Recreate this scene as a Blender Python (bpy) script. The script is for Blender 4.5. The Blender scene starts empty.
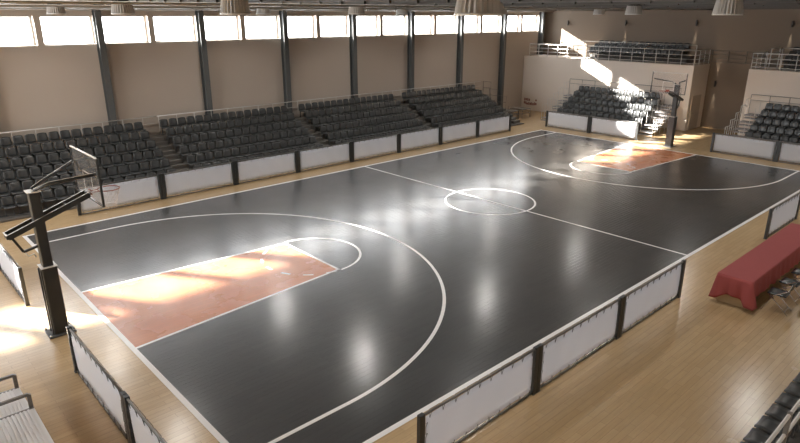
import bpy, math, random
from mathutils import Vector, Matrix
random.seed(7)
PI = math.pi
sc = bpy.context.scene
COL = sc.collection

# ------------------------------------------------------------------ materials
def mat(name, color, rough=0.5, metal=0.0, spec=0.5, emit=None, emit_s=0.0, trans=0.0, noise=0.0, nscale=8.0, bump=0.0, bscale=40.0):
    m = bpy.data.materials.new(name); m.use_nodes = True
    nt = m.node_tree; b = nt.nodes['Principled BSDF']
    b.inputs['Base Color'].default_value = (*color, 1)
    b.inputs['Roughness'].default_value = rough
    b.inputs['Metallic'].default_value = metal
    b.inputs['Specular IOR Level'].default_value = spec
    if emit:
        b.inputs['Emission Color'].default_value = (*emit, 1)
        b.inputs['Emission Strength'].default_value = emit_s
    if trans: b.inputs['Transmission Weight'].default_value = trans
    tc = nt.nodes.new('ShaderNodeTexCoord')
    if noise:
        n = nt.nodes.new('ShaderNodeTexNoise'); n.inputs['Scale'].default_value = nscale
        n.inputs['Detail'].default_value = 4
        mr = nt.nodes.new('ShaderNodeMapRange')
        mr.inputs[3].default_value = 1 - noise; mr.inputs[4].default_value = 1 + noise
        mx = nt.nodes.new('ShaderNodeVectorMath'); mx.operation = 'SCALE'
        mx.inputs[0].default_value = color
        nt.links.new(tc.outputs['Object'], n.inputs['Vector'])
        nt.links.new(n.outputs['Fac'], mr.inputs[0])
        nt.links.new(mr.outputs[0], mx.inputs['Scale'])
        nt.links.new(mx.outputs[0], b.inputs['Base Color'])
    if bump:
        n2 = nt.nodes.new('ShaderNodeTexNoise'); n2.inputs['Scale'].default_value = bscale
        bp = nt.nodes.new('ShaderNodeBump'); bp.inputs['Strength'].default_value = bump; bp.inputs['Distance'].default_value = 0.01
        nt.links.new(tc.outputs['Object'], n2.inputs['Vector'])
        nt.links.new(n2.outputs['Fac'], bp.inputs['Height'])
        nt.links.new(bp.outputs[0], b.inputs['Normal'])
    return m

def plank_mat(name, c1, c2, rough, bump_s, spec=0.5, coat=0.0, var=1.0, row=0.125, wid=0.9, rough_var=0.08, crough=None, cior=1.5, nz=.25):
    """varnished boards running along x"""
    m = bpy.data.materials.new(name); m.use_nodes = True
    nt = m.node_tree; L = nt.links; b = nt.nodes['Principled BSDF']
    tc = nt.nodes.new('ShaderNodeTexCoord')
    br = nt.nodes.new('ShaderNodeTexBrick')
    br.offset = 0.37; br.inputs['Scale'].default_value = 1.0
    br.inputs['Brick Width'].default_value = wid; br.inputs['Row Height'].default_value = row
    br.inputs['Mortar Size'].default_value = 0.0028; br.inputs['Mortar Smooth'].default_value = 0.3
    br.inputs['Color1'].default_value = (*c1, 1); br.inputs['Color2'].default_value = (*c2, 1)
    br.inputs['Mortar'].default_value = (c1[0]*.62, c1[1]*.60, c1[2]*.58, 1)
    L.new(tc.outputs['Object'], br.inputs['Vector'])
    mp = nt.nodes.new('ShaderNodeMapping'); mp.inputs['Scale'].default_value = (1.2, 14, 1)
    L.new(tc.outputs['Object'], mp.inputs['Vector'])
    n = nt.nodes.new('ShaderNodeTexNoise'); n.inputs['Scale'].default_value = 1.6; n.inputs['Detail'].default_value = 5
    L.new(mp.outputs[0], n.inputs['Vector'])
    mr = nt.nodes.new('ShaderNodeMapRange'); mr.inputs[3].default_value = 1-.16*var; mr.inputs[4].default_value = 1+.16*var
    L.new(n.outputs['Fac'], mr.inputs[0])
    sc_ = nt.nodes.new('ShaderNodeVectorMath'); sc_.operation = 'SCALE'
    L.new(br.outputs['Color'], sc_.inputs[0]); L.new(mr.outputs[0], sc_.inputs['Scale'])
    L.new(sc_.outputs[0], b.inputs['Base Color'])
    # soft wear blotches in the gloss
    n2 = nt.nodes.new('ShaderNodeTexNoise'); n2.inputs['Scale'].default_value = 0.9; n2.inputs['Detail'].default_value = 6
    L.new(tc.outputs['Object'], n2.inputs['Vector'])
    mr2 = nt.nodes.new('ShaderNodeMapRange'); mr2.inputs[3].default_value = rough-rough_var; mr2.inputs[4].default_value = rough+rough_var
    L.new(n2.outputs['Fac'], mr2.inputs[0]); L.new(mr2.outputs[0], b.inputs['Roughness'])
    b.inputs['Specular IOR Level'].default_value = spec
    b.inputs['Coat Weight'].default_value = coat; b.inputs['Coat IOR'].default_value = cior; b.inputs['Coat Roughness'].default_value = crough or rough
    # board edges slightly cupped
    inv = nt.nodes.new('ShaderNodeMath'); inv.operation = 'SUBTRACT'; inv.inputs[0].default_value = 1
    L.new(br.outputs['Fac'], inv.inputs[1])
    wv = nt.nodes.new('ShaderNodeTexNoise'); wv.inputs['Scale'].default_value = 1.0
    mp3 = nt.nodes.new('ShaderNodeMapping'); mp3.inputs['Scale'].default_value = (1.5, 1.0/row, 1)
    L.new(tc.outputs['Object'], mp3.inputs['Vector']); L.new(mp3.outputs[0], wv.inputs['Vector'])
    ad = nt.nodes.new('ShaderNodeMath'); ad.operation = 'MULTIPLY_ADD'; ad.inputs[1].default_value = nz
    L.new(wv.outputs['Fac'], ad.inputs[0]); L.new(inv.outputs[0], ad.inputs[2])
    bp = nt.nodes.new('ShaderNodeBump'); bp.inputs['Strength'].default_value = bump_s; bp.inputs['Distance'].default_value = 0.008
    L.new(ad.outputs[0], bp.inputs['Height']); L.new(bp.outputs[0], b.inputs['Normal']); L.new(bp.outputs[0], b.inputs['Coat Normal'])
    return m

M = {}
M['wood'] = plank_mat('floor_boards', (0.58, 0.41, 0.225), (0.53, 0.37, 0.195), 0.24, 0.4, coat=0.3)
M['black'] = plank_mat('black_court_paint', (0.020, 0.020, 0.019), (0.026, 0.026, 0.024), 0.44, 1.0, spec=0.25, coat=1.0, crough=.215, cior=1.56, nz=.15)
M['orange'] = plank_mat('orange_court_paint', (0.53, 0.205, 0.092), (0.49, 0.185, 0.082), 0.27, 0.4, coat=0.05, var=.5)
M['line'] = mat('white_line_paint', (0.90, 0.88, 0.86), 0.3, noise=.04)
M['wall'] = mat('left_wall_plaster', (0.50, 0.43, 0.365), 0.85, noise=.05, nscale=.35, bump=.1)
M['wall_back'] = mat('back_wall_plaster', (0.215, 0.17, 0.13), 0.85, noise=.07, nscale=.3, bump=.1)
M['wall_light'] = mat('pale_wall_plaster', (0.84, 0.81, 0.77), 0.85, noise=.03, nscale=.4)
M['gallery'] = mat('gallery_wall_plaster', (0.76, 0.68, 0.60), 0.8, noise=.04, nscale=.4, bump=.1)
M['ceiling'] = mat('ceiling_boards', (0.19, 0.145, 0.10), 0.8, noise=.1, nscale=2)
M['steel'] = mat('dark_painted_steel', (0.10, 0.104, 0.102), 0.6, noise=.1, nscale=5)
M['beam'] = mat('roof_beam_steel', (0.080, 0.066, 0.052), 0.5, noise=.1, nscale=5)
M['pipe'] = mat('pipe_paint', (0.22, 0.20, 0.17), 0.5)
M['frame_w'] = mat('window_frame_aluminium', (0.45, 0.44, 0.42), 0.4, 0.3)
M['seat'] = mat('charcoal_plastic', (0.050, 0.052, 0.052), 0.30, noise=.15, nscale=9, spec=.6)
M['seat_frame'] = mat('seat_bracket_steel', (0.10, 0.10, 0.10), 0.4, .3)
M['tread'] = mat('stand_tread_grey', (0.13, 0.118, 0.105), 0.7, noise=.15, nscale=3)
M['rail'] = mat('galvanised_tube', (0.68, 0.66, 0.63), 0.4, .25)
M['rail_dk'] = mat('dull_tube', (0.22, 0.205, 0.19), 0.4, .5)
M['panel_grey'] = mat('grey_front_panel', (0.33, 0.315, 0.31), 0.7, noise=.06, nscale=2)
M['post'] = mat('barrier_post_paint', (0.030, 0.032, 0.032), 0.38, noise=.12, nscale=12)
M['tie'] = mat('lacing_cord', (0.045, 0.045, 0.045), 0.6)
M['base_orange'] = mat('rim_orange', (0.30, 0.07, 0.035), 0.4, .2)
M['net'] = mat('net_cord', (0.75, 0.73, 0.70), 0.8)
M['white_metal'] = mat('white_painted_metal', (0.80, 0.79, 0.76), 0.35)
M['cloth'] = mat('red_tablecloth', (0.36, 0.078, 0.075), 0.85, noise=.06, nscale=5, bump=.3, bscale=300)
M['maple'] = mat('pale_table_wood', (0.55, 0.42, 0.26), 0.45, noise=.08, nscale=5)
M['chrome'] = mat('chrome_tube', (0.62, 0.62, 0.62), 0.2, .9)
M['chair_black'] = mat('glossy_black_vinyl', (0.035, 0.036, 0.038), 0.25)
M['door'] = mat('door_paint', (0.50, 0.43, 0.36), 0.6)
M['lamp_metal'] = mat('lamp_housing', (0.05, 0.048, 0.045), 0.4, .4)
M['lamp_shade'] = mat('ribbed_lamp_reflector', (0.55, 0.53, 0.50), 0.35, .3)
M['lamp_glow'] = mat('lamp_diffuser', (0.9, 0.88, 0.82), 0.4, emit=(1, .93, .82), emit_s=3.0)
M['sconce'] = mat('sconce_body', (0.05, 0.04, 0.035), 0.4)
M['red_mark'] = mat('red_wall_lettering', (0.30, 0.12, 0.095), 0.6)
M['ribbed'] = None

# ribbed aluminium deck: fine ridges along y
def ribbed():
    m = bpy.data.materials.new('ribbed_aluminium'); m.use_nodes = True
    nt = m.node_tree; L = nt.links; b = nt.nodes['Principled BSDF']
    b.inputs['Base Color'].default_value = (.86, .86, .87, 1); b.inputs['Roughness'].default_value = .4; b.inputs['Metallic'].default_value = .05
    return m
M['ribbed'] = ribbed()

def banner_mat():
    m = bpy.data.materials.new('white_banner_fabric'); m.use_nodes = True
    nt = m.node_tree; L = nt.links; b = nt.nodes['Principled BSDF']
    b.inputs['Base Color'].default_value = (.83, .845, .88, 1); b.inputs['Roughness'].default_value = .55
    t = nt.nodes.new('ShaderNodeBsdfTranslucent'); t.inputs['Color'].default_value = (.87, .89, .94, 1)
    tc = nt.nodes.new('ShaderNodeTexCoord'); n = nt.nodes.new('ShaderNodeTexNoise'); n.inputs['Scale'].default_value = 1.3
    bp = nt.nodes.new('ShaderNodeBump'); bp.inputs['Strength'].default_value = .25; bp.inputs['Distance'].default_value = .03
    L.new(tc.outputs['Object'], n.inputs['Vector']); L.new(n.outputs['Fac'], bp.inputs['Height']); L.new(bp.outputs[0], b.inputs['Normal'])
    mx = nt.nodes.new('ShaderNodeMixShader'); mx.inputs[0].default_value = .58
    L.new(b.outputs[0], mx.inputs[1]); L.new(t.outputs[0], mx.inputs[2])
    L.new(mx.outputs[0], nt.nodes['Material Output'].inputs['Surface'])
    return m
M['banner'] = banner_mat()

def glass_mat(name, tint, gloss, haze=0):
    m = bpy.data.materials.new(name); m.use_nodes = True
    nt = m.node_tree; L = nt.links
    for n in list(nt.nodes):
        if n.type == 'BSDF_PRINCIPLED': nt.nodes.remove(n)
    t = nt.nodes.new('ShaderNodeBsdfTransparent'); t.inputs['Color'].default_value = (*tint, 1)
    g = nt.nodes.new('ShaderNodeBsdfGlossy'); g.inputs['Roughness'].default_value = .05
    d = nt.nodes.new('ShaderNodeBsdfDiffuse'); d.inputs['Color'].default_value = (.8, .8, .8, 1)
    m1 = nt.nodes.new('ShaderNodeMixShader'); m1.inputs[0].default_value = haze
    mx = nt.nodes.new('ShaderNodeMixShader'); mx.inputs[0].default_value = gloss
    L.new(t.outputs[0], m1.inputs[1]); L.new(d.outputs[0], m1.inputs[2])
    L.new(m1.outputs[0], mx.inputs[1]); L.new(g.outputs[0], mx.inputs[2])
    L.new(mx.outputs[0], nt.nodes['Material Output'].inputs['Surface'])
    return m
M['glass'] = glass_mat('window_glass', (.99, .99, .99), .03)
M['board_glass'] = glass_mat('backboard_acrylic', (.93, .92, .91), .05, .05)

# ------------------------------------------------------------------ mesh builder
class MB:
    def __init__(s): s.v = []; s.f = []; s.mi = []; s.sm = []
    def add(s, vs, fs, mi=0, smooth=False):
        o = len(s.v); s.v += [tuple(v) for v in vs]
        s.f += [tuple(i+o for i in f) for f in fs]; s.mi += [mi]*len(fs); s.sm += [smooth]*len(fs)
        return s
    def box(s, a, b, mi=0, bev=0.0):
        x0, y0, z0 = [min(a[i], b[i]) for i in range(3)]; x1, y1, z1 = [max(a[i], b[i]) for i in range(3)]
        if bev <= 0:
            vs = [(x, y, z) for z in (z0, z1) for y in (y0, y1) for x in (x0, x1)]
            return s.add(vs, [(0,2,3,1),(4,5,7,6),(0,1,5,4),(2,6,7,3),(0,4,6,2),(1,3,7,5)], mi)
        d = min(bev, (x1-x0)/2.01, (y1-y0)/2.01, (z1-z0)/2.01)
        vs = []; idx = {}
        for ix, X in enumerate((x0, x1)):
            for iy, Y in enumerate((y0, y1)):
                for iz, Z in enumerate((z0, z1)):
                    sx = d if ix == 0 else -d; sy = d if iy == 0 else -d; sz = d if iz == 0 else -d
                    idx[(ix,iy,iz,0)] = len(vs); vs.append((X, Y+sy, Z+sz))
                    idx[(ix,iy,iz,1)] = len(vs); vs.append((X+sx, Y, Z+sz))
                    idx[(ix,iy,iz,2)] = len(vs); vs.append((X+sx, Y+sy, Z))
        fs = []
        for ix in (0,1):
            q = [(ix,0,0,0),(ix,1,0,0),(ix,1,1,0),(ix,0,1,0)]; q = q if ix else q[::-1]; fs.append([idx[k] for k in q])
            q = [(0,ix,0,1),(1,ix,0,1),(1,ix,1,1),(0,ix,1,1)]; q = q[::-1] if ix else q; fs.append([idx[k] for k in q])
            q = [(0,0,ix,2),(1,0,ix,2),(1,1,ix,2),(0,1,ix,2)]; q = q if ix else q[::-1]; fs.append([idx[k] for k in q])
        for i in (0,1):
            for j in (0,1):
                fs.append([idx[(i,j,0,0)], idx[(i,j,1,0)], idx[(i,j,1,1)], idx[(i,j,0,1)]])
                fs.append([idx[(i,0,j,0)], idx[(i,1,j,0)], idx[(i,1,j,2)], idx[(i,0,j,2)]])
                fs.append([idx[(0,i,j,1)], idx[(1,i,j,1)], idx[(1,i,j,2)], idx[(0,i,j,2)]])
                for k in (0,1): fs.append([idx[(i,j,k,0)], idx[(i,j,k,1)], idx[(i,j,k,2)]])
        return s.add(vs, fs, mi)
    def bar(s, p, q, w, h, mi=0):
        """rectangular bar from p to q, w across, h up"""
        p = Vector(p); q = Vector(q); d = (q-p).normalized()
        up = Vector((0,0,1)) if abs(d.z) < .95 else Vector((1,0,0))
        r = d.cross(up).normalized()*w/2; u = r.cross(d).normalized()*h/2
        vs = [p-r-u, p+r-u, p+r+u, p-r+u, q-r-u, q+r-u, q+r+u, q-r+u]
        return s.add(vs, [(3,2,1,0),(4,5,6,7),(0,1,5,4),(1,2,6,5),(2,3,7,6),(3,0,4,7)], mi)
    def tube(s, pts, r, n=6, mi=0, closed=False):
        pts = [Vector(p) for p in pts]; N = len(pts); rings = []
        for i, p in enumerate(pts):
            a = pts[i-1] if (i > 0 or closed) else p; b = pts[(i+1) % N] if (i < N-1 or closed) else p
            d = (b-a).normalized(); up = Vector((0,0,1)) if abs(d.z) < .9 else Vector((0,1,0))
            x = d.cross(up).normalized(); y = x.cross(d).normalized()
            rr = r[i] if isinstance(r, (list, tuple)) else r
            rings.append([p + x*rr*math.cos(2*PI*k/n) + y*rr*math.sin(2*PI*k/n) for k in range(n)])
        vs = [v for g in rings for v in g]; fs = []
        for i in range(N if closed else N-1):
            a = i*n; b = ((i+1) % N)*n
            for k in range(n): fs.append((a+k, b+k, b+(k+1)%n, a+(k+1)%n))
        if not closed: fs.append(tuple(range(n))); fs.append(tuple(range((N-1)*n+n-1, (N-1)*n-1, -1)))
        return s.add(vs, fs, mi, True)
    def lathe(s, prof, n=24, c=(0,0,0), mi=0, flute=0.0):
        vs = []; fs = []; m = len(prof)
        for k in range(n):
            a = 2*PI*k/n; fl = 1 + (flute if k % 2 else -flute)
            for (r, z) in prof: vs.append((c[0]+r*fl*math.cos(a), c[1]+r*fl*math.sin(a), c[2]+z))
        for k in range(n):
            a = k*m; b = ((k+1) % n)*m
            for j in range(m-1): fs.append((a+j, b+j, b+j+1, a+j+1))
        return s.add(vs, fs, mi, flute == 0)
    def grid(s, fn, nu, nv, mi=0, smooth=True):
        vs = [fn(i/nu, j/nv) for j in range(nv+1) for i in range(nu+1)]
        fs = [(j*(nu+1)+i, j*(nu+1)+i+1, (j+1)*(nu+1)+i+1, (j+1)*(nu+1)+i) for j in range(nv) for i in range(nu)]
        return s.add(vs, fs, mi, smooth)
    def shell(s, fn, nu, nv, t, mi=0):
        """a grid surface fn(u,v)->point given thickness t along its normal"""
        P = [[Vector(fn(i/nu, j/nv)) for i in range(nu+1)] for j in range(nv+1)]
        def nrm(j, i):
            a = P[j][min(i+1, nu)] - P[j][max(i-1, 0)]; b = P[min(j+1, nv)][i] - P[max(j-1, 0)][i]
            return a.cross(b).normalized()
        A = [P[j][i] + nrm(j, i)*t/2 for j in range(nv+1) for i in range(nu+1)]
        B = [P[j][i] - nrm(j, i)*t/2 for j in range(nv+1) for i in range(nu+1)]
        W = nu+1; o = len(A); fs = []
        for j in range(nv):
            for i in range(nu):
                a = j*W+i
                fs.append((a, a+1, a+W+1, a+W)); fs.append((o+a, o+a+W, o+a+W+1, o+a+1))
        for i in range(nu):
            fs.append((i, o+i, o+i+1, i+1)); a = nv*W+i; fs.append((a, a+1, o+a+1, o+a))
        for j in range(nv):
            a = j*W; fs.append((a, a+W, o+a+W, o+a)); a = j*W+nu; fs.append((a, o+a, o+a+W, a+W))
        return s.add(A+B, fs, mi, True)
    def xf(s, mtx):
        s.v = [tuple(mtx @ Vector(v)) for v in s.v]; return s
    def mesh(s, name, mats):
        me = bpy.data.meshes.new(name); me.from_pydata(s.v, [], s.f)
        for m in (mats if isinstance(mats, (list, tuple)) else [mats]): me.materials.append(m)
        me.polygons.foreach_set('material_index', s.mi); me.polygons.foreach_set('use_smooth', s.sm)
        me.update(); return me
    def build(s, name, mats, parent=None, loc=(0,0,0)):
        o = bpy.data.objects.new(name, s.mesh(name, mats)); COL.objects.link(o)
        o.location = loc
        if parent: o.parent = parent
        return o

def thing(name, label, cat, loc=(0,0,0), rz=0, group=None):
    o = bpy.data.objects.new(name, None); COL.objects.link(o); o.empty_display_size = .2
    o.location = loc; o.rotation_euler = (0, 0, rz); o['label'] = label; o['category'] = cat
    if group: o['group'] = group
    return o
def tag(o, label, cat, group=None, kind=None):
    o['label'] = label; o['category'] = cat
    if group: o['group'] = group
    if kind: o['kind'] = kind
    return o
def struct(o, label=None):
    o['kind'] = 'structure'
    if label: o['label'] = label
    return o
def copy_tree(o, parent=None):
    c = o.copy(); COL.objects.link(c)
    if parent: c.parent = parent
    for ch in list(o.children): copy_tree(ch, c)
    return c
ORD = ['', 'first', 'second', 'third', 'fourth', 'fifth', 'sixth', 'seventh', 'eighth', 'ninth', 'tenth', 'eleventh', 'twelfth',
       'thirteenth', 'fourteenth', 'fifteenth', 'sixteenth']

# ------------------------------------------------------------------ camera
CAMP = (-3.602, -6.624, 6.758); YAW = .828; PITCH = -.328; ROLL = .001; F = 610.17
cd = bpy.data.cameras.new('camera'); cam = bpy.data.objects.new('camera', cd); COL.objects.link(cam)
fw = Vector((math.cos(PITCH)*math.cos(YAW), math.cos(PITCH)*math.sin(YAW), math.sin(PITCH)))
r0 = Vector((math.sin(YAW), -math.cos(YAW), 0)); u0 = r0.cross(fw)
rr = math.cos(ROLL)*r0 + math.sin(ROLL)*u0; uu = -math.sin(ROLL)*r0 + math.cos(ROLL)*u0
cam.matrix_world = Matrix(((rr.x, uu.x, -fw.x, CAMP[0]), (rr.y, uu.y, -fw.y, CAMP[1]), (rr.z, uu.z, -fw.z, CAMP[2]), (0,0,0,1)))
cd.lens = F*36/800; cd.sensor_width = 36; cd.clip_start = .05; cd.clip_end = 300
sc.camera = cam

# ------------------------------------------------------------------ room
X0, X1, Y0, Y1, H = -13.6, 36.6, -7.6, 21.26, 8.0
LL, WW = 28.0, 14.96; MID = WW/2
struct(MB().box((X0, Y0, -.2), (X1, Y1, 0)).build('floor', M['wood']), 'pale varnished board floor of the sports hall')
floor = bpy.data.objects['floor']
def flat(poly, z, name, m):
    b = MB(); n = len(poly); b.add([(x, y, z) for x, y in poly], [tuple(range(n))]); return b.build(name, m, floor)
def flat_strip(inner, outer, z, name, m, closed=False):
    n = len(inner); vs = [(x, y, z) for x, y in inner] + [(x, y, z) for x, y in outer]
    fs = [(i, (i+1) % n, n+(i+1) % n, n+i) for i in range(n if closed else n-1)]
    o = MB().add(vs, fs).build(name, m, floor)
    # faces up
    me = o.data
    if me.polygons[0].normal.z < 0: me.flip_normals()
    return o
flat([(0,0),(LL,0),(LL,WW),(0,WW)], .002, 'painted_court', M['black'])
KB, KF, KD, FR = 1.906, 1.414, 5.793, 1.474
def fx(x, far): return LL-x if far else x
LW = .075
for far in (False, True):
    P = [(0, MID-KB), (KD, MID-KF), (KD, MID+KF), (0, MID+KB)]
    P = [(fx(x, far), y) for x, y in P]
    flat(P if not far else P[::-1], .004, 'key_area', M['orange'])
    # key outline
    b = MB()
    def seg(a, c, w, z=.006):
        a = Vector((*a, z)); c = Vector((*c, z)); d = (c-a).normalized(); n = Vector((-d.y, d.x, 0))*w/2
        b.add([a-n, c-n, c+n, a+n], [(0,1,2,3)])
    h = LW/2
    for s_ in (-1, 1): seg((fx(0,far), MID+s_*(KB-h)), (fx(KD,far), MID+s_*(KF-h)), LW)
    seg((fx(KD-h,far), MID-KF), (fx(KD-h,far), MID+KF), LW)
    def arc(cx, cy, r, a0, a1, n, w=LW):
        pts = [(a0+(a1-a0)*i/n) for i in range(n+1)]
        vs = [(cx+(r-w/2)*math.cos(t), cy+(r-w/2)*math.sin(t), .0065) for t in pts]+[(cx+(r+w/2)*math.cos(t), cy+(r+w/2)*math.sin(t), .0065) for t in pts]
        m = n+1; fs = [(i, m+i, m+i+1, i+1) for i in range(n)]
        if a1 < a0: fs = [f[::-1] for f in fs]
        b.add(vs, fs)
    base = PI if far else 0
    arc(fx(KD,far), MID, FR-h+.01, base-PI/2, base+PI/2, 40)
    for k in range(7):
        a = base + PI/2 + PI*(k+.3)/7; arc(fx(KD,far), MID, FR-h, a, a+PI*.45/7, 4, .08)
    b.build('key_line', M['line'], floor)
    b = MB(); TX, TR, TE = 2.097, 6.502, .981
    y_off = MID-TE; ang = PI/2; xe = TX
    if not far: arc(TX, MID, TR-h, -ang, ang, 90, .085)
    else: arc(LL-TX, MID, TR-h, PI-ang, PI+ang, 90, .085)
    for s_ in (-1, 1): seg((fx(0,far), MID+s_*(y_off-h)), (fx(xe,far), MID+s_*(y_off-h)), .085)
    b.build('three_point_line', M['line'], floor)
b = MB(); BW = .11
for a, c in (((-BW, -BW), (LL+BW, 0)), ((-BW, WW), (LL+BW, WW+BW)), ((-BW, 0), (0, WW)), ((LL, 0), (LL+BW, WW))):
    b.add([(a[0],a[1],.006),(c[0],a[1],.006),(c[0],c[1],.006),(a[0],c[1],.006)], [(0,1,2,3)])
b.build('boundary_line', M['line'], floor)
b = MB(); b.add([(LL/2-h,0,.006),(LL/2+h,0,.006),(LL/2+h,WW,.006),(LL/2-h,WW,.006)], [(0,1,2,3)])
b.build('halfway_line', M['line'], floor)
b = MB(); arc(LL/2, MID, 1.712-h+.02, 0, 2*PI, 72); b.build('centre_circle', M['line'], floor)

# walls
WS, WL = 5.57, 6.67       # sill and head of the window band
OPW, PITCHW, OP0 = 1.97, 2.21, 5.20
js = list(range(-8, 14))
b = MB(); T = .36
b.box((X0, Y1, -.2), (X1, Y1+T, WS)); b.box((X0, Y1, WL), (X1, Y1+T, H))
edges = [X0] + sum([[OP0+PITCHW*j, OP0+PITCHW*j+OPW] for j in js], []) + [X1]
for i in range(0, len(edges), 2): b.box((edges[i], Y1, WS), (edges[i+1], Y1+T, WL))
struct(b.build('wall_left', M['wall']))
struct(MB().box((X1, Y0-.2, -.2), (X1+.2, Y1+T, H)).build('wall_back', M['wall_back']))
struct(MB().box((X0, Y0-.2, -.2), (X1, Y0, H)).build('wall_right', M['wall_light']))
# tall unseen windows added behind the near baseline to brighten the left side
FS, FL, FW, FP, FY = 2.4, 7.2, 2.8, 3.1, 8.7
fj = range(4); b = MB()
b.box((X0-.3, Y0-.2, -.2), (X0, Y1+T, FS)); b.box((X0-.3, Y0-.2, FL), (X0, Y1+T, H))
fe = [Y0-.2] + sum([[FY+FP*q, FY+FP*q+FW] for q in fj], []) + [Y1+T]
for i in range(0, len(fe), 2): b.box((X0-.3, fe[i], FS), (X0, fe[i+1], FL))
struct(b.build('wall_front', M['wall_light']))
struct(MB().box((X0-.2, Y0-.2, H), (X1+.2, Y1+T, H+.15)).build('ceiling', M['ceiling']))
n = 0
for j in js:
    n += 1; x = OP0+PITCHW*j
    r = MB()
    ya, yb = Y1+.27, Y1+.33
    r.box((x, ya, WS), (x+OPW, yb, WS+.05)); r.box((x, ya, WL-.05), (x+OPW, yb, WL))
    r.box((x, ya, WS+.05), (x+.05, yb, WL-.05)); r.box((x+OPW-.09, ya, WS+.05), (x+OPW, yb, WL-.05))
    w = r.build('window_%d' % n, M['frame_w']); struct(w)
    MB().box((x+.05, ya+.025, WS+.05), (x+OPW-.09, ya+.031, WL-.05)).build('pane', M['glass'], w)
    MB().box((x, Y1-.025, WS-.03), (x+OPW, Y1-.001, WS-.001)).build('sill_board', M['frame_w'], w)

for q in fj:  # frames and panes of the added fill windows, out of view
    n += 1; y = FY+FP*q; xa, xb = X0-.28, X0-.22
    r = MB(); r.box((xa, y, FS), (xb, y+FW, FS+.06)); r.box((xa, y, FL-.06), (xb, y+FW, FL))
    r.box((xa, y, FS+.06), (xb, y+.06, FL-.06)); r.box((xa, y+FW-.06, FS+.06), (xb, y+FW, FL-.06))
    w = r.build('window_%d' % n, M['frame_w']); struct(w)
    MB().box((xa+.025, y+.06, FS+.06), (xa+.031, y+FW-.06, FL-.06)).build('pane', M['glass'], w)

# gallery blocks at the back
GX, GZ = 34.34, 3.87
def gallery(y0, y1, name):
    o = MB().box((GX, y0, 0), (X1, y1, GZ)).build(name, M['gallery']); struct(o); return o
gallery(8.97, Y1, 'wall_gallery_left'); gallery(Y0, 5.95, 'wall_gallery_right')
# door in the side of the left gallery block
d = MB().box((34.75, 8.93, .0), (35.95, 8.969, 2.07)).build('door_1', M['door']); struct(d)
MB().box((34.69, 8.94, .0), (34.75, 8.969, 2.13)).box((35.95, 8.94, 0), (36.01, 8.969, 2.13)).box((34.69, 8.94, 2.07), (36.01, 8.969, 2.13)).build('door_frame', M['gallery'], d)
MB().tube([(34.86, 8.93, 1.02), (34.86, 8.88, 1.02), (34.99, 8.88, 1.02)], .012).build('door_handle', M['chrome'], d)

# steel columns and roof beams
for k in range(-4, 8):
    cx = 5.04+4.42*k
    c = MB(); y_a, y_b = Y1-.36, Y1
    c.box((cx-.125, y_a, 0), (cx+.125, y_a+.03, 7.05)).box((cx-.125, y_b-.03, 0), (cx+.125, y_b-.001, 7.05)).box((cx-.02, y_a+.03, 0), (cx+.02, y_b-.03, 7.05))
    o = c.build('steel_column', M['steel']); struct(o)
    b = MB(); zb = 7.02; zt = zb+.46
    b.box((cx-.1, Y0, zb), (cx+.1, Y1, zb+.03)).box((cx-.1, Y0, zt-.03), (cx+.1, Y1, zt)).box((cx-.012, Y0, zb+.03), (cx+.012, Y1, zt-.03))
    for yy in [Y0+1.2*i for i in range(1, 24)]: b.box((cx-.09, yy-.006, zb+.03), (cx+.09, yy+.006, zt-.03))
    struct(b.build('roof_beam', M['beam']))
    # haunch bracket at the column head
    h_ = MB(); h_.add([(cx-.05, y_a, 6.85), (cx+.05, y_a, 6.85), (cx+.05, y_a, 7.02), (cx-.05, y_a, 7.02), (cx-.05, y_a-.35, 7.02), (cx+.05, y_a-.35, 7.02)],
        [(0,1,2,3),(0,4,5,1),(0,3,4),(1,5,2),(3,2,5,4)]); h_.build('haunch_bracket', M['beam'], o)
for i, yy in enumerate([-6.2, -3.1, 0, 3.1, 6.2, 9.3, 12.4, 15.5, 18.6]):
    struct(MB().box((X0, yy-.06, 7.48), (X1, yy+.06, 7.66)).build('roof_purlin', M['beam']))
for yy, z, r_ in ((20.55, 6.93, .03), (20.3, 7.0, .045), (13.9, 6.97, .028), (7.9, 6.98, .028), (-4.4, 7.0, .028)):
    b = MB().tube([(X0, yy, z), (X1, yy, z)], r_, 8)
    for k in range(0, 26):
        xx = X0+1+2*k
        if xx < X1: b.tube([(xx, yy, z), (xx, yy, 7.5 if abs(yy-20.4) > 1 else 7.3)], .008, 5)
    struct(b.build('ceiling_pipe', M['pipe']))

# ------------------------------------------------------------------ ceiling lamps
def make_lamp():
    t = thing('ceiling_lamp', 'x', 'lamp')
    MB().lathe([(.235, .30), (.28, .03), (.285, 0), (.275, 0), (.27, .03), (.225, .29)], 52, flute=.035).build('reflector', M['lamp_shade'], t)
    MB().lathe([(.288, -.012), (.292, 0), (.292, .02), (.284, .02), (.280, -.012), (.288, -.012)], 48).build('rim', M['white_metal'], t)
    MB().lathe([(0, .46), (.07, .45), (.13, .40), (.17, .34), (.24, .30), (.24, .285), (0, .285)], 32).build('housing', M['lamp_metal'], t)
    MB().lathe([(0, .12), (.10, .12), (.10, .10), (0, .10)], 24).build('bulb_disc', M['lamp_glow'], t)
    MB().tube([(0, 0, .45), (0, 0, .74)], .012).build('suspension_rod', M['lamp_metal'], t)
    return t
lamp0 = make_lamp()
ld = bpy.data.lights.new('lamp_light', 'AREA'); ld.shape = 'DISK'; ld.size = .24; ld.energy = 27; ld.color = (1, .97, .92)
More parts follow.
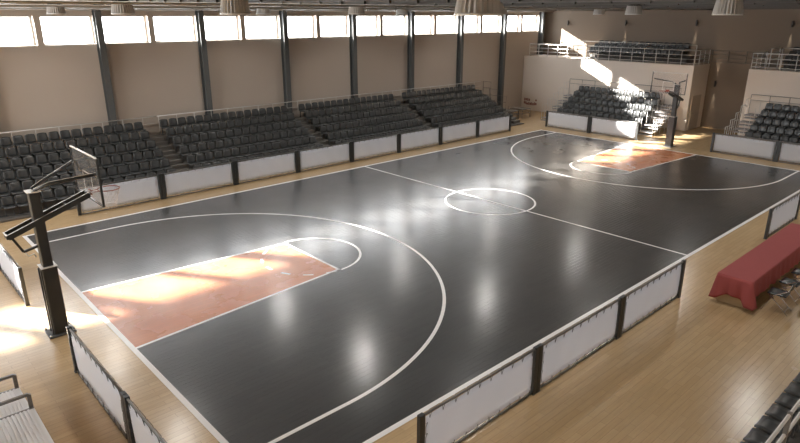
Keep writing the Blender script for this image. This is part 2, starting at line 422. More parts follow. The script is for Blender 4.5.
place = {(0,0): 'largest of all, above the middle of the picture', (0,1): 'over the near key, second largest on the left',
         (0,2): 'above the near left stand, beside the first steel column', (0,3): 'leftmost, small, high by the left wall windows',
         (1,0): 'largest towards the right edge, in front of the back wall', (1,1): 'mostly hidden behind the right part of the largest lamp',
         (1,2): 'just right of the fourth steel column from left', (1,3): 'tiny, just left of the third steel column from left',
         (2,0): 'hanging off to the far right side of the hall', (2,1): 'small, above the right part of the left gallery',
         (2,2): 'just right of the largest lamp, before the last windows', (2,3): 'tiny, beside the fifth steel column from left',
         (3,0): 'far away on the right side by the back wall', (3,1): 'far away, hidden behind the lamp right of centre',
         (3,2): 'tiny, above the middle of the left gallery', (3,3): 'tiny, behind the largest lamp by the last windows'}
first = True
for ix, x in enumerate((2.5, 10.35, 18.2, 26.2)):
    for iy, y in enumerate((-1.4, 4.75, 10.8, 17.0)):
        if first: o = lamp0; first = False
        else: o = copy_tree(lamp0)
        o.location = (x, y, 6.75); o['label'] = 'ribbed round high bay lamp, ' + place[(ix, iy)]; o['group'] = 'ceiling lamps'
        lo = bpy.data.objects.new('lamp_light', ld); COL.objects.link(lo); lo.location = (x, y, 6.75+.085)

# ------------------------------------------------------------------ wall sconces
sl = bpy.data.lights.new('sconce_light', 'SPOT'); sl.energy = 60; sl.spot_size = math.radians(18); sl.spot_blend = .6; sl.color = (1, .86, .68); sl.shadow_soft_size = .03
sp = [(14.75, 6.2, 'above the middle of the left gallery'), (10.1, 6.25, 'above the right end of the left gallery'), (4.85, 6.25, 'rightmost, above the right gallery'),
      (19.2, 6.15, 'leftmost, beside the sunlit patch'), (8.45, 2.72, 'lowest, in the gap between the two gallery blocks')]
s0 = None
for y, z, w in sp:
    if s0 is None:
        s0 = thing('wall_sconce', '', 'wall light')
        MB().lathe([(0, .17), (.05, .17), (.055, .15), (.055, -.15), (.05, -.17), (0, -.17)], 14).build('lamp_body', M['sconce'], s0)
        MB().box((.03, -.04, -.06), (.109, .04, .06)).build('wall_bracket', M['sconce'], s0); o = s0
    else: o = copy_tree(s0)
    o.location = (X1-.11, y, z); o['label'] = 'slim dark up and down wall light, ' + w; o['group'] = 'wall lights on the back wall'
    for s_ in (1, -1):
        q = bpy.data.objects.new('sconce_light', sl); COL.objects.link(q); q.location = (X1-.07, y, z+s_*.19)
        q.rotation_euler = (0, 0 if s_ < 0 else PI, 0)

# ------------------------------------------------------------------ barriers
def make_barrier():
    t = thing('advertising_barrier', 'x', 'barrier')
    for s_ in (-1, 1):
        MB().box((s_*1.475-.055, -.04, .012), (s_*1.475+.055, .04, 1.0), bev=.006).build('post', M['post'], t)
        MB().box((s_*1.475-.055, -.05, 0), (s_*1.475+.055, .05, .012)).build('foot_plate', M['post'], t)
    MB().tube([(-1.42, 0, .965), (1.42, 0, .965)], .022, 8).build('top_tube', M['rail_dk'], t)
    MB().tube([(-1.42, 0, .032), (1.42, 0, .032)], .020, 8).build('bottom_tube', M['rail_dk'], t)
    def bn(u, v):
        return (-1.385+2.77*u, .012*math.sin(u*9)*math.sin(v*PI)+.006*math.sin(u*23+v*4), .09+(.835*v))
    MB().shell(bn, 24, 6, .004).build('banner', M['banner'], t)
    def lace(pts): MB().tube(pts, .0048, 4).build('lacing_cord', M['tie'], t)
    for s_ in (-1, 1):
        up, dn = [], []
        for i in range(10):
            x = -1.34+i*2.64/9
            up += [(x-.03, s_*.026, .985), (x, s_*.014, .865), (x+.03, s_*.026, .985)]
            dn += [(x-.03, s_*.024, .018), (x, s_*.014, .145), (x+.03, s_*.024, .018)]
        lace(up); lace(dn); sd_ = []
        for i in range(4):
            z = .2+i*.2; sd_ += [(s_*1.415, .045, z-.03), (s_*1.345, .014, z), (s_*1.415, .045, z+.03)]
        lace(sd_)
    return t
b0 = make_barrier(); used = [False]
def barrier(x, y, rz, label, group):
    if used[0]: o = copy_tree(b0)
    else: o = b0; used[0] = True
    o.location = (x, y, 0); o.rotation_euler = (0, 0, rz); o['label'] = label; o['group'] = group
g = 'barriers along the left sideline'
desc = ['directly behind the near hoop, leftmost of the row', 'second from left in the row before the left stands', 'third from left in the row before the left stands',
        'fourth from left, below the second seating block', 'fourth from right in the row before the left stands', 'third from right in the row before the left stands',
        'second from right in the row before the left stands', 'rightmost of the row before the left stands']
for i in range(8): barrier(1.87+1.535+3.07*i, 16.14, 0, 'white banner barrier, ' + desc[i], g)
g = 'barriers along the right sideline'
for i, x in enumerate((1.87, 4.94, 8.01)):
    barrier(x+1.535, -1.08, PI, 'white banner barrier on right sideline, ' + ('nearest, at bottom edge of the picture', 'middle of the three in front', 'third, nearest the red table')[i], g)
for i, x in enumerate((17.2,)):
    barrier(x+1.535, -1.08, PI, 'white banner barrier ' + 'just beyond the red table at the right edge', g)
g = 'barriers behind the far baseline'
for y, w in ((14.06, 'left of the far hoop, under the leftmost back seats'), (10.98, 'immediately left of the far hoop post'), (3.93, 'immediately right of the far hoop post'), (.86, 'at the right edge, below the right back seats')):
    barrier(29.33, y, -PI/2, 'white banner barrier ' + w, g)
g = 'barriers behind the near baseline'
for y, w in ((10.95, 'left of the near hoop at the left edge'), (4.03, 'in front of the near hoop, beside the ribbed benches'), (.96, 'at the bottom edge behind the near baseline')):
    barrier(-1.2, y, PI/2, 'white banner barrier ' + w, g)

# ------------------------------------------------------------------ hoops
def make_hoop():
    t = thing('basketball_hoop', 'x', 'basketball hoop')
    MB().box((-.27, -.25, 0), (.27, .25, .03), bev=.006).build('base_plate', M['steel'], t)
    c = MB()
    for sx in (-1, 1):
        for sy in (-1, 1): c.lathe([(0, .07), (.02, .07), (.02, .03), (0, .03)], 8, (sx*.235, sy*.215, 0))
    c.build('anchor_bolt', M['chrome'], t)
    MB().box((-.15, -.17, .03), (.15, .17, 1.60), bev=.012).box((-.175, -.13, .03), (-.15, -.09, 1.55)).box((-.175, .09, .03), (-.15, .13, 1.55)).build('lower_post', M['post'], t)
    MB().box((-.16, -.18, 1.60), (.16, .18, 1.615)).build('post_collar', M['white_metal'], t)
    MB().box((-.10, -.11, 1.60), (.10, .11, 3.26), bev=.01).build('upper_post', M['post'], t)
    MB().box((-.13, -.14, 3.26), (.13, .14, 3.285)).build('top_cap', M['white_metal'], t)
    a = MB()
    for s_ in (-1, 1):
        a.bar((-.62, s_*.135, 2.42), (1.03, s_*.135, 3.02), .045, .11)
    for f in (0, .33, .72, 1):
        x = -.62+1.65*f; z = 2.42+.60*f; a.bar((x, -.135, z), (x, .135, z), .05, .07)
    arm = a.build('lower_arm', M['post'], t)
    e = MB()
    for s_ in (-1, 1): e.bar((-.62, s_*.135, 2.479), (1.03, s_*.135, 3.079), .03, .008)
    e.bar((-.64, -.15, 2.475), (-.64, .15, 2.475), .03, .01)
    e.build('painted_sun_highlight', M['white_metal'], arm)  # white strips paint the sun's highlight onto the arm's top edges
    for s_ in (-1, 1):
        u = MB(); u.tube([(0, s_*.09, 3.30), (.28, s_*.2, 3.42), (1.04, s_*.80, 3.60)], .033, 8)
        u.build('upper_strut', M['post'], t)
        MB().tube([(0, s_*.09, 3.335), (.28, s_*.2, 3.455), (1.04, s_*.80, 3.635)], .008, 5).build('painted_sun_highlight', M['white_metal'], t.children[-1] if False else arm)  # sun highlight along each strut, painted as a thin white line
    c = MB(); c.bar((-.55, 0, 2.40), (-.38, 0, 2.02), .05, .05); c.bar((-.38, 0, 2.02), (-.10, 0, 2.08), .04, .05)
    c.build('height_crank_link', M['post'], t)
    MB().tube([(-.36, 0, 2.0), (-.30, 0, 1.90), (-.20, 0, 1.93), (-.17, 0, 1.85)], .014, 6).build('crank_handle', M['white_metal'], t)
    bx = 1.07
    bb = MB().box((bx, -.88, 2.92), (bx+.012, .88, 3.93)).build('backboard', M['board_glass'], t)
    f_ = MB(); f_.box((bx-.015, -.90, 2.9), (bx+.03, -.875, 3.95)).box((bx-.015, .875, 2.9), (bx+.03, .90, 3.95)).box((bx-.015, -.875, 2.9), (bx+.03, .875, 2.925))
    f_.build('board_frame', M['post'], bb)
    MB().box((bx-.012, -.90, 3.93), (bx+.026, .90, 3.95)).build('top_edge', M['white_metal'], bb)
    q = MB()
    for y0, z0, y1, z1 in ((-.295, 3.05, -.27, 3.50), (.27, 3.05, .295, 3.50), (-.27, 3.475, .27, 3.50), (-.27, 3.05, .27, 3.075)):
        q.box((bx+.013, y0, z0), (bx+.016, y1, z1))
    q.build('target_square', M['net'], bb)
    rx = bx+.03+.15+.23
    r = MB(); r.tube([(rx+.23*math.cos(2*PI*i/28), .23*math.sin(2*PI*i/28), 3.05) for i in range(28)], .010, 8, closed=True)
    for s_ in (-1, 1): r.tube([(bx+.03, s_*.07, 3.045), (rx-.20, s_*.10, 3.045)], .010, 6)
    r.box((bx+.016, -.1, 2.99), (bx+.036, .1, 3.10))
    rim = r.build('rim', M['base_orange'], t)
    nt_ = MB()
    def np_(k, j):
        a_ = 2*PI*(k+(.5 if j % 2 else 0))/12; rad = [.225, .20, .17, .145, .13, .125][j]
        return (rx+rad*math.cos(a_), rad*math.sin(a_), 3.04-.085*j)
    for k in range(12):
        for j in range(5):
            nt_.tube([np_(k, j), np_(k, j+1)], .0035, 3); nt_.tube([np_(k, j), np_(k-1 if j % 2 == 0 else k+1, j+1)], .0035, 3)
    nt_.build('net', M['net'], rim)
    return t
h0 = make_hoop(); h0.location = (-.98, 7.50, 0)
h0['label'] = 'basketball hoop on a dark post behind the near baseline, at the left'; h0['group'] = 'basketball hoops'
h1 = copy_tree(h0); h1.location = (29.06, 7.50, 0); h1.rotation_euler = (0, 0, PI)
h1['label'] = 'basketball hoop on a dark post behind the far baseline'

# ------------------------------------------------------------------ seats
def seat_shapes():
    """faces -y, origin on the tread at the middle"""
    def back(u, v):
        x = (u-.5)*.375*(1-.10*v*v); cz = .335+.335*v
        y = .185+.055*v + .07*(1-(2*u-1)**2)*.5 - .035*math.sin(v*PI)*.4
        if v > .82: cz -= .02*abs(2*u-1)**3
        return (x, y, cz)
    def pan(u, v):
        x = (u-.5)*.37*(1-.06*v); y = .19-.36*v
        z = .345+.02*v-.018*math.sin(v*PI)+.018*abs(2*u-1)**2 - (.03*((v-.85)/.15)**2 if v > .85 else 0)
        return (x, y, z)
    b1 = MB().shell(back, 5, 5, .022); b2 = MB().shell(pan, 4, 5, .022)
    b3 = MB().bar((-.12, .17, .31), (.12, .17, .31), .04, .05)
    for s_ in (-1, 1):
        b3.bar((s_*.12, .16, 0), (s_*.12, .16, .33), .03, .045); b3.bar((s_*.12, .2, .29), (s_*.12, -.12, .325), .022, .03)
        b3.box((s_*.12-.04, .12, 0), (s_*.12+.04, .20, .008))
    return b1, b2, b3
sb, sp_, sf = seat_shapes()
me_back, me_pan, me_fr = sb.mesh('backrest', M['seat']), sp_.mesh('seat_pan', M['seat']), sf.mesh('seat_bracket', M['seat_frame'])
one = MB()
for q, mi in ((sb, 0), (sp_, 0), (sf, 1)): one.add(q.v, q.f, mi, True)
me_one = one.mesh('stadium_seat', [M['seat'], M['seat_frame']])
def seat_full(x, y, z, rz, label, group, s=1):
    t = thing('stadium_seat', label, 'seat', (x, y, z), rz, group); t.scale = (s, s, s)
    for nm, me in (('backrest', me_back), ('seat_pan', me_pan), ('seat_bracket', me_fr)):
        o = bpy.data.objects.new(nm, me); COL.objects.link(o); o.parent = t
def seat_single(x, y, z, rz, label, group):
    o = bpy.data.objects.new('stadium_seat', me_one); COL.objects.link(o); o.location = (x, y, z); o.rotation_euler = (0, 0, rz)
    tag(o, label, 'seat', group)
REST = []     # places of the far seats that go in one object
SP = .42
ROWN = ['bottom row', 'second lowest row', 'third lowest row', 'third highest row', 'second highest row', 'top row']
BLK = ['leftmost seating block', 'second seating block from left', 'third seating block from left', 'rightmost side seating block']
RY = [17.38+.625*r for r in range(6)]; RZ = [.06+.308*r for r in range(6)]
blocks = [(-.55, 6.17), (6.88, 13.60), (14.25, 20.97), (21.63, 28.35)]
cnt = 0
for bi, (xa, xb) in enumerate(blocks):
    for r in range(6):
        for s in range(16):
            x = xb-.21-SP*s
            if bi == 0 and x < (-.45, -.2, .1, .3, .5, .65)[r]-.2: continue
            lab = 'charcoal plastic seat, %s from right in %s of %s' % (ORD[s+1], ROWN[r], BLK[bi])
            if bi == 3 and (s < 8 and cnt >= 296 or cnt >= 305): REST.append((x, RY[r], RZ[r], 0)); continue
            cnt += 1
            if bi < 2: seat_full(x, RY[r], RZ[r], 0, lab, 'seats of the ' + BLK[bi])
            else: seat_single(x, RY[r], RZ[r], 0, lab, 'seats of the ' + BLK[bi])

# stands on the left
names = ['leftmost, behind the near hoop', 'second from left along the window wall', 'third from left, opposite the halfway line', 'rightmost along the window wall']
for bi, (xa, xb) in enumerate(blocks):
    t = thing('spectator_stand', 'stepped grey spectator stand, ' + names[bi], 'stand', ((xa+xb)/2, 17.1, 0), 0, 'stepped stands on the left')
    x0, x1 = xa-(xa+xb)/2, xb-(xa+xb)/2
    for r in range(6):
        y0 = RY[r]-17.1-.33; z = RZ[r]; q = MB()
        y1 = y0+.625 if r < 5 else Y1-.37-17.1
        q.box((x0, y0, z-.05), (x1, y1, z)).box((x0, y0+.01, max(0, z-.308)), (x1, y0+.03, z-.05))
        q.build('tier', M['tread'], t)
    rl = MB(); yb = 20.84-17.1; zt = 2.42
    rl.tube([(x0, yb, zt), (x1+(.65 if bi < 3 else .7), yb, zt)], .022, 6)
    xx = x0+.05
    while xx < x1+.5: MB().tube([(xx, yb, RZ[5] if xx < x1 else 1.66), (xx, yb, zt)], .014, 5).build('rail_post', M['rail'], t); xx += .84
    rl.tube([(x1, yb, zt-.3), (x1+(.65 if bi < 3 else .7), yb, zt-.3)], .013, 5)
    rl.build('rear_guard_rail', M['rail'], t)
# aisle stairs
ais = [(6.19, 6.86), (13.62, 14.23), (20.99, 21.61), (28.37, 29.05)]
for ai, (xa, xb) in enumerate(ais):
    t = thing('aisle_stair', 'grey aisle steps ' + ('between the first and second seating blocks', 'between the second and third seating blocks', 'between the third and fourth seating blocks', 'at the right end of the side stands')[ai],
              'stairs', ((xa+xb)/2, 17.1, 0), 0, 'aisle steps of the side stands')
    w = (xb-xa)/2; q = MB()
    for r in range(6):
        for hh in range(2):
            y0 = RY[r]-17.1-.33+.3125*hh; z = RZ[r]+(.154*hh if r < 5 else 0)
            y1 = y0+.3125 if r < 5 else (Y1-.37-17.1 if hh else y0+.3125)
            q.box((-w, y0, max(0, z-.154)), (w, y1, z))
    q.build('step_flight', M['tread'], t)
    e = MB()
    for r in range(1, 6):
        for hh in range(2):
            if r == 5 and hh: continue
            y0 = RY[r]-17.1-.33+.3125*hh; z = RZ[r]+.154*hh; e.box((-w+.02, y0-.006, z-.03), (w-.02, y0+.03, z+.006))
    e.build('step_nosing', M['rail_dk'], t)
    if ai == 3:
        for (ya, za, yb_, zb_) in ((20.6, 2.45, 19.95, 1.66), (20.05, 2.0, 19.3, 1.3), (19.3, 1.62, 18.6, 1.0), (18.4, 1.0, 17.6, .1)):
            g_ = MB(); ya -= 17.1; yb_ -= 17.1
            g_.tube([(w, ya, zb_*0+za-.82), (w, ya, za), (w, yb_, za), (w, yb_, max(0, za-1.0))], .018, 6)
            g_.tube([(w, ya, za-.4), (w, yb_, za-.4)], .014, 5)
            g_.build('end_guard_rail', M['rail_dk'], t)
# low end frame on the floor beside the stand
for i, x in enumerate((29.6, 30.9)):
    t = MB()
    for yy in (19.6, 18.6):
        t.tube([(x, yy, 0), (x, yy, .55), (x+.9, yy, .55), (x+.9, yy, 0)], .02, 6); t.tube([(x, yy, .28), (x+.9, yy, .28)], .015, 6)
    for z in (.28, .55):
        t.tube([(x, 18.6, z), (x, 19.6, z)], .015, 6); t.tube([(x+.9, 18.6, z), (x+.9, 19.6, z)], .015, 6)
    t.box((x-.02, 18.58, .56), (x+.92, 19.62, .58))
    tag(t.build('folded_step_frame', M['rail_dk']), 'low tubular step frame in the far left corner, ' + ('nearer the side stand' if i == 0 else 'nearer the back seats'), 'step frame', 'step frames in the corner')

# ------------------------------------------------------------------ back stands (below the galleries)
BXR = [31.45+.6*r for r in range(5)]; BZR = [.20+.318*r for r in range(5)]
def back_stand(ya, yb, nseat, side, label):
    t = thing('spectator_stand', label, 'stand', (31, (ya+yb)/2, 0), 0, 'stepped stands below the galleries')
    cy = (ya+yb)/2; a, b_ = ya-cy, yb-cy
    for r in range(5):
        x0 = BXR[r]-31-.3; x1 = x0+.6 if r < 4 else GX-31
        MB().box((x0, a, BZR[r]-.05), (x1, b_, BZR[r])).box((x0, a, max(0, BZR[r]-.318)), (x0+.02, b_, BZR[r]-.05)).build('tier', M['tread'], t)
    MB().box((-.10, a, .0), (-.06, b_, .74)).box((-.12, a, .70), (-.04, b_, .74)).build('front_panel', M['panel_grey'], t)
    # end steps with tubular frames
    for s_, y0 in ((1, b_), (-1, a)):
        st = MB()
        for r in range(5):
            x0 = BXR[r]-31-.3; z = BZR[r]
            st.box((x0, y0, z-.05), (x0+.6 if r < 4 else GX-31, y0+s_*.82, z)); st.box((x0-.0, y0, z-.21), (x0+.28, y0+s_*.82, z-.16))
            yr = y0+s_*.84; gr = MB()
            gr.tube([(x0, yr, max(0, z-.3)), (x0, yr, z+.85), (x0+.6, yr, z+.85)], .018, 6)
            gr.tube([(x0, yr, z+.42), (x0+.6, yr, z+.42)], .013, 5)
            gr.tube([(x0+.3, yr, 0), (x0+.3, yr, z+.85)], .013, 5)
            gr.tube([(x0, y0+s_*.1, z+.0), (x0, y0+s_*.1, z+.80)], .013, 5)
            gr.build('side_guard_rail', M['rail'], t)
        st.build('end_steps', M['panel_grey'], t)
    rr_ = MB(); zt = 2.52; xr = GX-31-.12
    rr_.tube([(xr, a-.84, zt), (xr, b_+.84, zt)], .018, 6); rr_.tube([(xr, a-.84, zt-.3), (xr, b_+.84, zt-.3)], .013, 5)
    yy = a-.84
    while yy <= b_+.85: MB().tube([(xr, yy, BZR[4]), (xr, yy, zt)], .014, 5).build('rail_post', M['rail_dk'], t); yy += (b_-a+1.68)/8
    rr_.build('rear_guard_rail', M['rail_dk'], t)
    for r in range(5):
        for i in range(nseat): 
            y = (yb-.2-SP*i) 
            if y > 1.2: REST.append((BXR[r], y, BZR[r], -PI/2))
back_stand(10.30, 16.35, 14, 1, 'stepped stand with grey front panel left of the far hoop')
back_stand(-1.3, 4.70, 14, -1, 'stepped stand with grey front panel right of the far hoop')

# ------------------------------------------------------------------ galleries: tiers, rails
def gal_stuff(ya, yb, sa, sb_, label, name_side):
    t = thing('gallery_stand', label, 'stand', (GX, (ya+yb)/2, GZ+.002), 0, 'gallery tiers')
    cy = (ya+yb)/2
    for r in range(3):
        MB().box((.55+.55*r, sa-cy, 0), (.55+.55*(r+1) if r < 2 else X1-GX-.01, sb_-cy, .10+.2*r)).build('tier', M['tread'], t)
    n_ = int((sb_-sa)/SP)
    for r in range(3):
        for i in range(n_):
            y = sb_-.2-SP*i
            if y > 1.5: REST.append((GX+.82+.55*r, y, GZ+.10+.2*r, -PI/2))
def rail_run(name, pts, height, bars, spacing, m, label, r=.024, lean=0):
    """guard rail along a polyline of floor points"""
    t = thing(name, label, 'guard rail', pts[0], 0, 'gallery guard rails'); P = [Vector(p)-Vector(pts[0]) for p in pts]
    bb_ = MB(); pb = MB()
    for i in range(len(P)-1):
        a, c = P[i], P[i+1]; L_ = (c-a).length; n_ = max(1, round(L_/spacing))
        for k in range(n_+1):
            if k == 0 and i > 0: continue
            q = a+(c-a)*k/n_; MB().tube([q, q+Vector((0, 0, height))], r*.9, 6).build('rail_post', m, t)
        for z in bars: bb_.tube([a+Vector((0,0,z)), c+Vector((0,0,z))], r if z == max(bars) else r*.7, 6)
    bb_.build('rail_bar', m, t)
    return t
gal_stuff(8.97, Y1, 9.95, 16.6, 'seating tiers on top of the left gallery block', 'left')
gal_stuff(Y0, 5.95, -1.5, 4.6, 'seating tiers on top of the right gallery block', 'right')
rail_run('guard_rail', [(GX+.06, Y1-.4, GZ), (GX+.06, 9.03, GZ), (X1-.1, 9.03, GZ)], .85, (.12, .34, .58, .85), .78, M['rail'], 'grey tube guard rail along the front edge of the left gallery')
rail_run('guard_rail', [(X1-.1, 5.88, GZ), (GX+.06, 5.88, GZ), (GX+.06, .8, GZ)], .85, (.12, .34, .58, .85), .78, M['rail'], 'grey tube guard rail along the front edge of the right gallery')
rail_run('guard_rail', [(X1-.5, 19.4, GZ+.02), (X1-.5, 9.7, GZ+.02)], 1.07, (.8, 1.07), 1.9, M['rail'], 'taller back guard rail behind the left gallery seats', .027)
rail_run('guard_rail', [(GX+.35, 5.1, GZ+.0), (X1-.5, 5.1, GZ)], 1.1, (.55, .85, 1.1), 1.8, M['rail'], 'bright end guard rail beside the right gallery seats', .034)
rail_run('guard_rail', [(X1-.5, 4.98, GZ+.02), (X1-.5, 1.2, GZ+.02)], 1.07, (.8, 1.07), 1.9, M['rail'], 'taller back guard rail behind the right gallery seats', .027)
# thin rods across the gap between the two gallery blocks
rd = MB()
for i in range(4): rd.tube([(X1-.06, 8.97, 4.0+.22*i), (X1-.06, 5.95, 4.0+.22*i)], .014, 5)
for y in (8.9, 7.95, 6.95, 6.02): rd.box((X1-.07, y-.012, 3.96), (X1, y+.012, 4.70))
tag(rd.build('wall_handrail', M['pipe']), 'thin brown rods on the back wall between the two galleries', 'handrail')

# red lettering marks low on the gallery block, far left
rm = MB()
def stroke(y, z, w, h_): rm.box((GX-.012, y-w, z), (GX, y, z+h_))
yy = 21.0
for w, gap, h_, dz in ((.09,.03,.20,0),(.12,.03,.15,.03),(.08,.04,.2,0),(.11,.03,.17,0)): stroke(yy, .66+dz, w, h_); yy -= w+gap
stroke(20.02, .70, .13, .12)
yy = 21.02
for w, gap, h_, dz in ((.12,.03,.17,.06),(.07,.02,.2,.02),(.13,.03,.14,0),(.09,.03,.19,0),(.12,.02,.17,0),(.07,.03,.2,0),(.13,.03,.16,0),(.09,.02,.2,.02),(.1,.02,.15,.04)): stroke(yy, .38+dz, w, h_); yy -= w+gap
tag(rm.build('wall_lettering', M['red_mark']), 'two short rows of faded red lettering on the far left gallery wall', 'sign')

# ------------------------------------------------------------------ far seats in one object
mb = MB()
for (x, y, z, rz) in REST:
    mt = Matrix.Translation((x, y, z)) @ Matrix.Rotation(rz, 4, 'Z')
    mb.add([mt @ Vector(v) for v in one.v], one.f, 0, True); mb.mi[-len(one.f):] = one.mi
tag(mb.build('distant_stadium_seats', [M['seat'], M['seat_frame']]), 'rows of charcoal seats on the back stands, galleries and far end of the side stand', 'seats', None, 'stuff')

# ------------------------------------------------------------------ near row of seats, bottom right
for i in range(8):
    seat_full(5.45+.48*i, -4.60, .05, PI, 'glossy charcoal seat in the bottom right row, %s' % (['nearest, cut by the bottom edge', 'second from the bottom edge', 'third from the bottom edge', 'fourth from the bottom edge',
        'fourth from the far end', 'third from the far end', 'second from the far end', 'farthest, cut by the right edge'][i]), 'seats of the bottom right row', 1.15)
t = thing('spectator_stand', 'low dark seat platform with tube rails, bottom right corner', 'stand', (7.5, -4.6, 0))
MB().box((-2.8, -.35, 0), (3.2, .30, .05)).build('platform', M['tread'], t)
q = MB()
for z in (1.45, 1.12): q.tube([(-4.3, -.40, z), (3.2, -.40, z)], .026, 8)
q.build('back_rail', M['rail'], t)
for x in (-4.1, -2.2, -.55, 1.1, 2.8): MB().box((x-.03, -.43, 0), (x+.03, -.37, 1.49), bev=.005).build('rail_post', M['rail_dk'], t)

# ------------------------------------------------------------------ ribbed benches, bottom left
def ribbed_deck(x0, x1, y0, y1, z, th):
    b_ = MB(); b_.box((x0, y0, z-th), (x1, y1, z)); n_ = int((x1-x0)/.058)
    for i in range(n_):
        x = x0+.006+i*.058; b_.box((x, y0+.004, z), (x+.030, y1-.004, z+.014))
    return b_
for i, (ya, yb, z, lab) in enumerate(((1.2, 3.74, .60, 'large ribbed white aluminium bench deck in the bottom left corner'), (3.92, 4.92, .40, 'smaller ribbed white step deck with dark handle frames, left edge'))):
    t = thing('ribbed_bench', lab, 'bench', (-2.27, ya, 0), 0, 'ribbed decks at the near end')
    L_ = yb-ya
    ribbed_deck(-2.2, 0, 0, L_, z, .05).build('deck', M['ribbed'], t)
    MB().box((-2.2, L_, z-.09), (.0, L_+.05, z+.004)).build('end_beam', M['rail_dk'], t)
    for x in (-.06, -2.14):
        for y in (.1, L_-.1):
            MB().box((x-.03, y-.03, 0), (x+.03, y+.03, z-.05)).build('leg', M['rail_dk'], t)
    hh = .24
    MB().bar((-.03, L_+.07, z-.06), (-.03, L_+.07, z+hh), .06, .06).bar((-.03, L_+.07, z+hh), (-1.4, L_+.07, z+hh), .045, .045).bar((-1.4, L_+.07, z-.06), (-1.4, L_+.07, z+hh), .045, .045).build('handle_frame', M['rail_dk'], t)

# ------------------------------------------------------------------ red covered table and chairs
TX0, TX1, TY0, TY1, TZ = 11.45, 17.0, -2.55, -1.76, .76
t = thing('long_table', 'long pale wooden table base under the red cloth', 'table', ((TX0+TX1)/2, (TY0+TY1)/2, 0))
cx, cy = (TX0+TX1)/2, (TY0+TY1)/2
MB().box((TX0+.04-cx, TY0+.04-cy, .715), (TX1-.04-cx, TY1-.04-cy, .752)).build('tabletop', M['maple'], t)
for s_ in (TX0+.12, TX1-.17):
    MB().box((s_-cx, TY0+.02-cy, 0), (s_+.04-cx, TY1-.02-cy, .715)).build('end_panel', M['maple'], t)
MB().box((TX0+.16-cx, TY1-.10-cy, .0), (TX1-.17-cx, TY1-.06-cy, .70)).build('front_panel', M['maple'], t)
# cloth: top + draped skirt
loop = []
def add_side(a, c, n_):
    for i in range(n_): loop.append((a[0]+(c[0]-a[0])*i/n_, a[1]+(c[1]-a[1])*i/n_))
add_side((TX0, TY0), (TX1, TY0), 90); add_side((TX1, TY0), (TX1, TY1), 16); add_side((TX1, TY1), (TX0, TY1), 90); add_side((TX0, TY1), (TX0, TY0), 16)
corners = [(TX0,TY0),(TX1,TY0),(TX1,TY1),(TX0,TY1)]
vs = []; fs = []; N = len(loop); rows = 9
for j in range(rows+1):
    v = j/rows
    for k, (x, y) in enumerate(loop):
        nx = -1 if x <= TX0+1e-6 else (1 if x >= TX1-1e-6 else 0); ny = -1 if y <= TY0+1e-6 else (1 if y >= TY1-1e-6 else 0)
        cd_ = min(math.hypot(x-c[0], y-c[1]) for c in corners)
        fold = .018*math.sin(k*1.05+.6*math.sin(k*.37))+.012*math.sin(k*.47+1)
        flare = .05+.14*math.exp(-(cd_/.10)**2)*(1 if nx and ny else .7)
        off = v*(flare) + v*fold*(1+1.2*math.exp(-(cd_/.3)**2))
        ln = math.hypot(nx, ny) or 1
        drop = .46 + .17*math.exp(-(cd_/.16)**2) + .012*math.sin(k*.8)
        vs.append((x+nx/ln*off*1.0, y+ny/ln*off, TZ-.012*(1 if j else 0)-drop*v))
for j in range(rows):
    for k in range(N):
        a = j*N+k; c = j*N+(k+1) % N; fs.append((a, a+N, c+N, c))
cl = MB(); cl.add(vs, fs, 0, True); cl.add([(x, y, TZ) for x, y in loop], [tuple(range(N))], 0, False)
o = cl.build('tablecloth', M['cloth'])
tag(o, 'dark red tablecloth draped over the long table on the right', 'tablecloth')
sm = o.modifiers.new('thickness', 'SOLIDIFY'); sm.thickness = .004; sm.offset = 1

def make_chair():
    t = thing('folding_chair', 'x', 'chair')
    def pan(u, v): return ((u-.5)*.40, -.20+.40*v, .455-.012*math.sin(u*PI)*math.sin(v*PI)+.01*v)
    MB().shell(pan, 6, 6, .028).build('seat', M['chair_black'], t)
    def bk(u, v): return ((u-.5)*.40, -.235-.03*v-.03*(1-(2*u-1)**2), .62+.17*v)
    MB().shell(bk, 6, 3, .018).build('backrest', M['chair_black'], t)
    for s_ in (-1, 1):
        MB().tube([(s_*.215, .26, 0), (s_*.212, .06, .43), (s_*.205, -.235, .62), (s_*.205, -.27, .80)], .011, 7).build('leg', M['chrome'], t)
        MB().tube([(s_*.19, -.30, 0), (s_*.195, .16, .44)], .011, 7).build('leg', M['chrome'], t)
    MB().tube([(-.19, -.22, .08), (.19, -.22, .08)], .009, 6).tube([(-.212, .19, .15), (.212, .19, .15)], .009, 6).build('stretcher', M['chrome'], t)
    return t
c0 = make_chair()
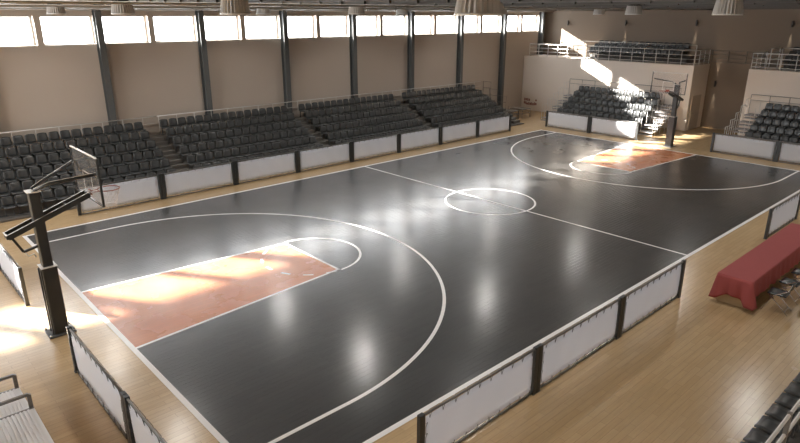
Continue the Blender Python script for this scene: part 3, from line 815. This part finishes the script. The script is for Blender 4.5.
for i, (x, w) in enumerate(((12.05, 'nearest the pale end of the red table'), (12.92, 'second along behind the red table'), (13.80, 'third behind the red table, at the right edge'))):
    o = c0 if i == 0 else copy_tree(c0)
    o.location = (x, -2.98, 0); o.rotation_euler = (0, 0, [.05, -.04, .03][i]); o['label'] = 'black folding chair with chrome legs, ' + w; o['group'] = 'folding chairs at the red table'

# ------------------------------------------------------------------ light
w = bpy.data.worlds.new('sky'); sc.world = w; w.use_nodes = True
bg = w.node_tree.nodes['Background']; bg.inputs['Color'].default_value = (.95, .975, 1.0, 1); bg.inputs['Strength'].default_value = 5.0
sd = Vector((.655, -1.0, -.472)).normalized()
s = bpy.data.lights.new('sun', 'SUN'); s.energy = 19; s.angle = math.radians(1.3); s.color = (1, .955, .89)
so = bpy.data.objects.new('sun', s); COL.objects.link(so); so.rotation_euler = sd.to_track_quat('-Z', 'Y').to_euler(); so.location = (0, 30, 15)
# window portal so the sky light is sampled well
pl = bpy.data.lights.new('window_portal', 'AREA'); pl.shape = 'RECTANGLE'; pl.size = X1-X0-.4; pl.size_y = 1.2
po = bpy.data.objects.new('window_portal', pl); COL.objects.link(po); po.location = ((X0+X1)/2, Y1+.40, (WS+WL)/2)
po.rotation_euler = (-PI/2, 0, 0)
pl.cycles.is_portal = True
pl2 = bpy.data.lights.new('window_portal', 'AREA'); pl2.shape = 'RECTANGLE'; pl2.size = 5.0; pl2.size_y = 12.5  # portal for the added fill windows behind the near baseline
po2 = bpy.data.objects.new('window_portal', pl2); COL.objects.link(po2); po2.location = (X0-.34, FY+6.05, (FS+FL)/2)
po2.rotation_euler = (0, -PI/2, 0); pl2.cycles.is_portal = True

vs_ = sc.view_settings
sc.display_settings.display_device = 'sRGB'
vs_.view_transform = 'Standard'; vs_.look = 'None'; vs_.gamma = 1; vs_.exposure = 1.78; vs_.use_curve_mapping = False
sc.cycles.max_bounces = 8; sc.cycles.diffuse_bounces = 5; sc.cycles.glossy_bounces = 4; sc.cycles.transparent_max_bounces = 12
sc.cycles.use_denoising = True; sc.cycles.sample_clamp_indirect = 8; sc.cycles.caustics_reflective = False
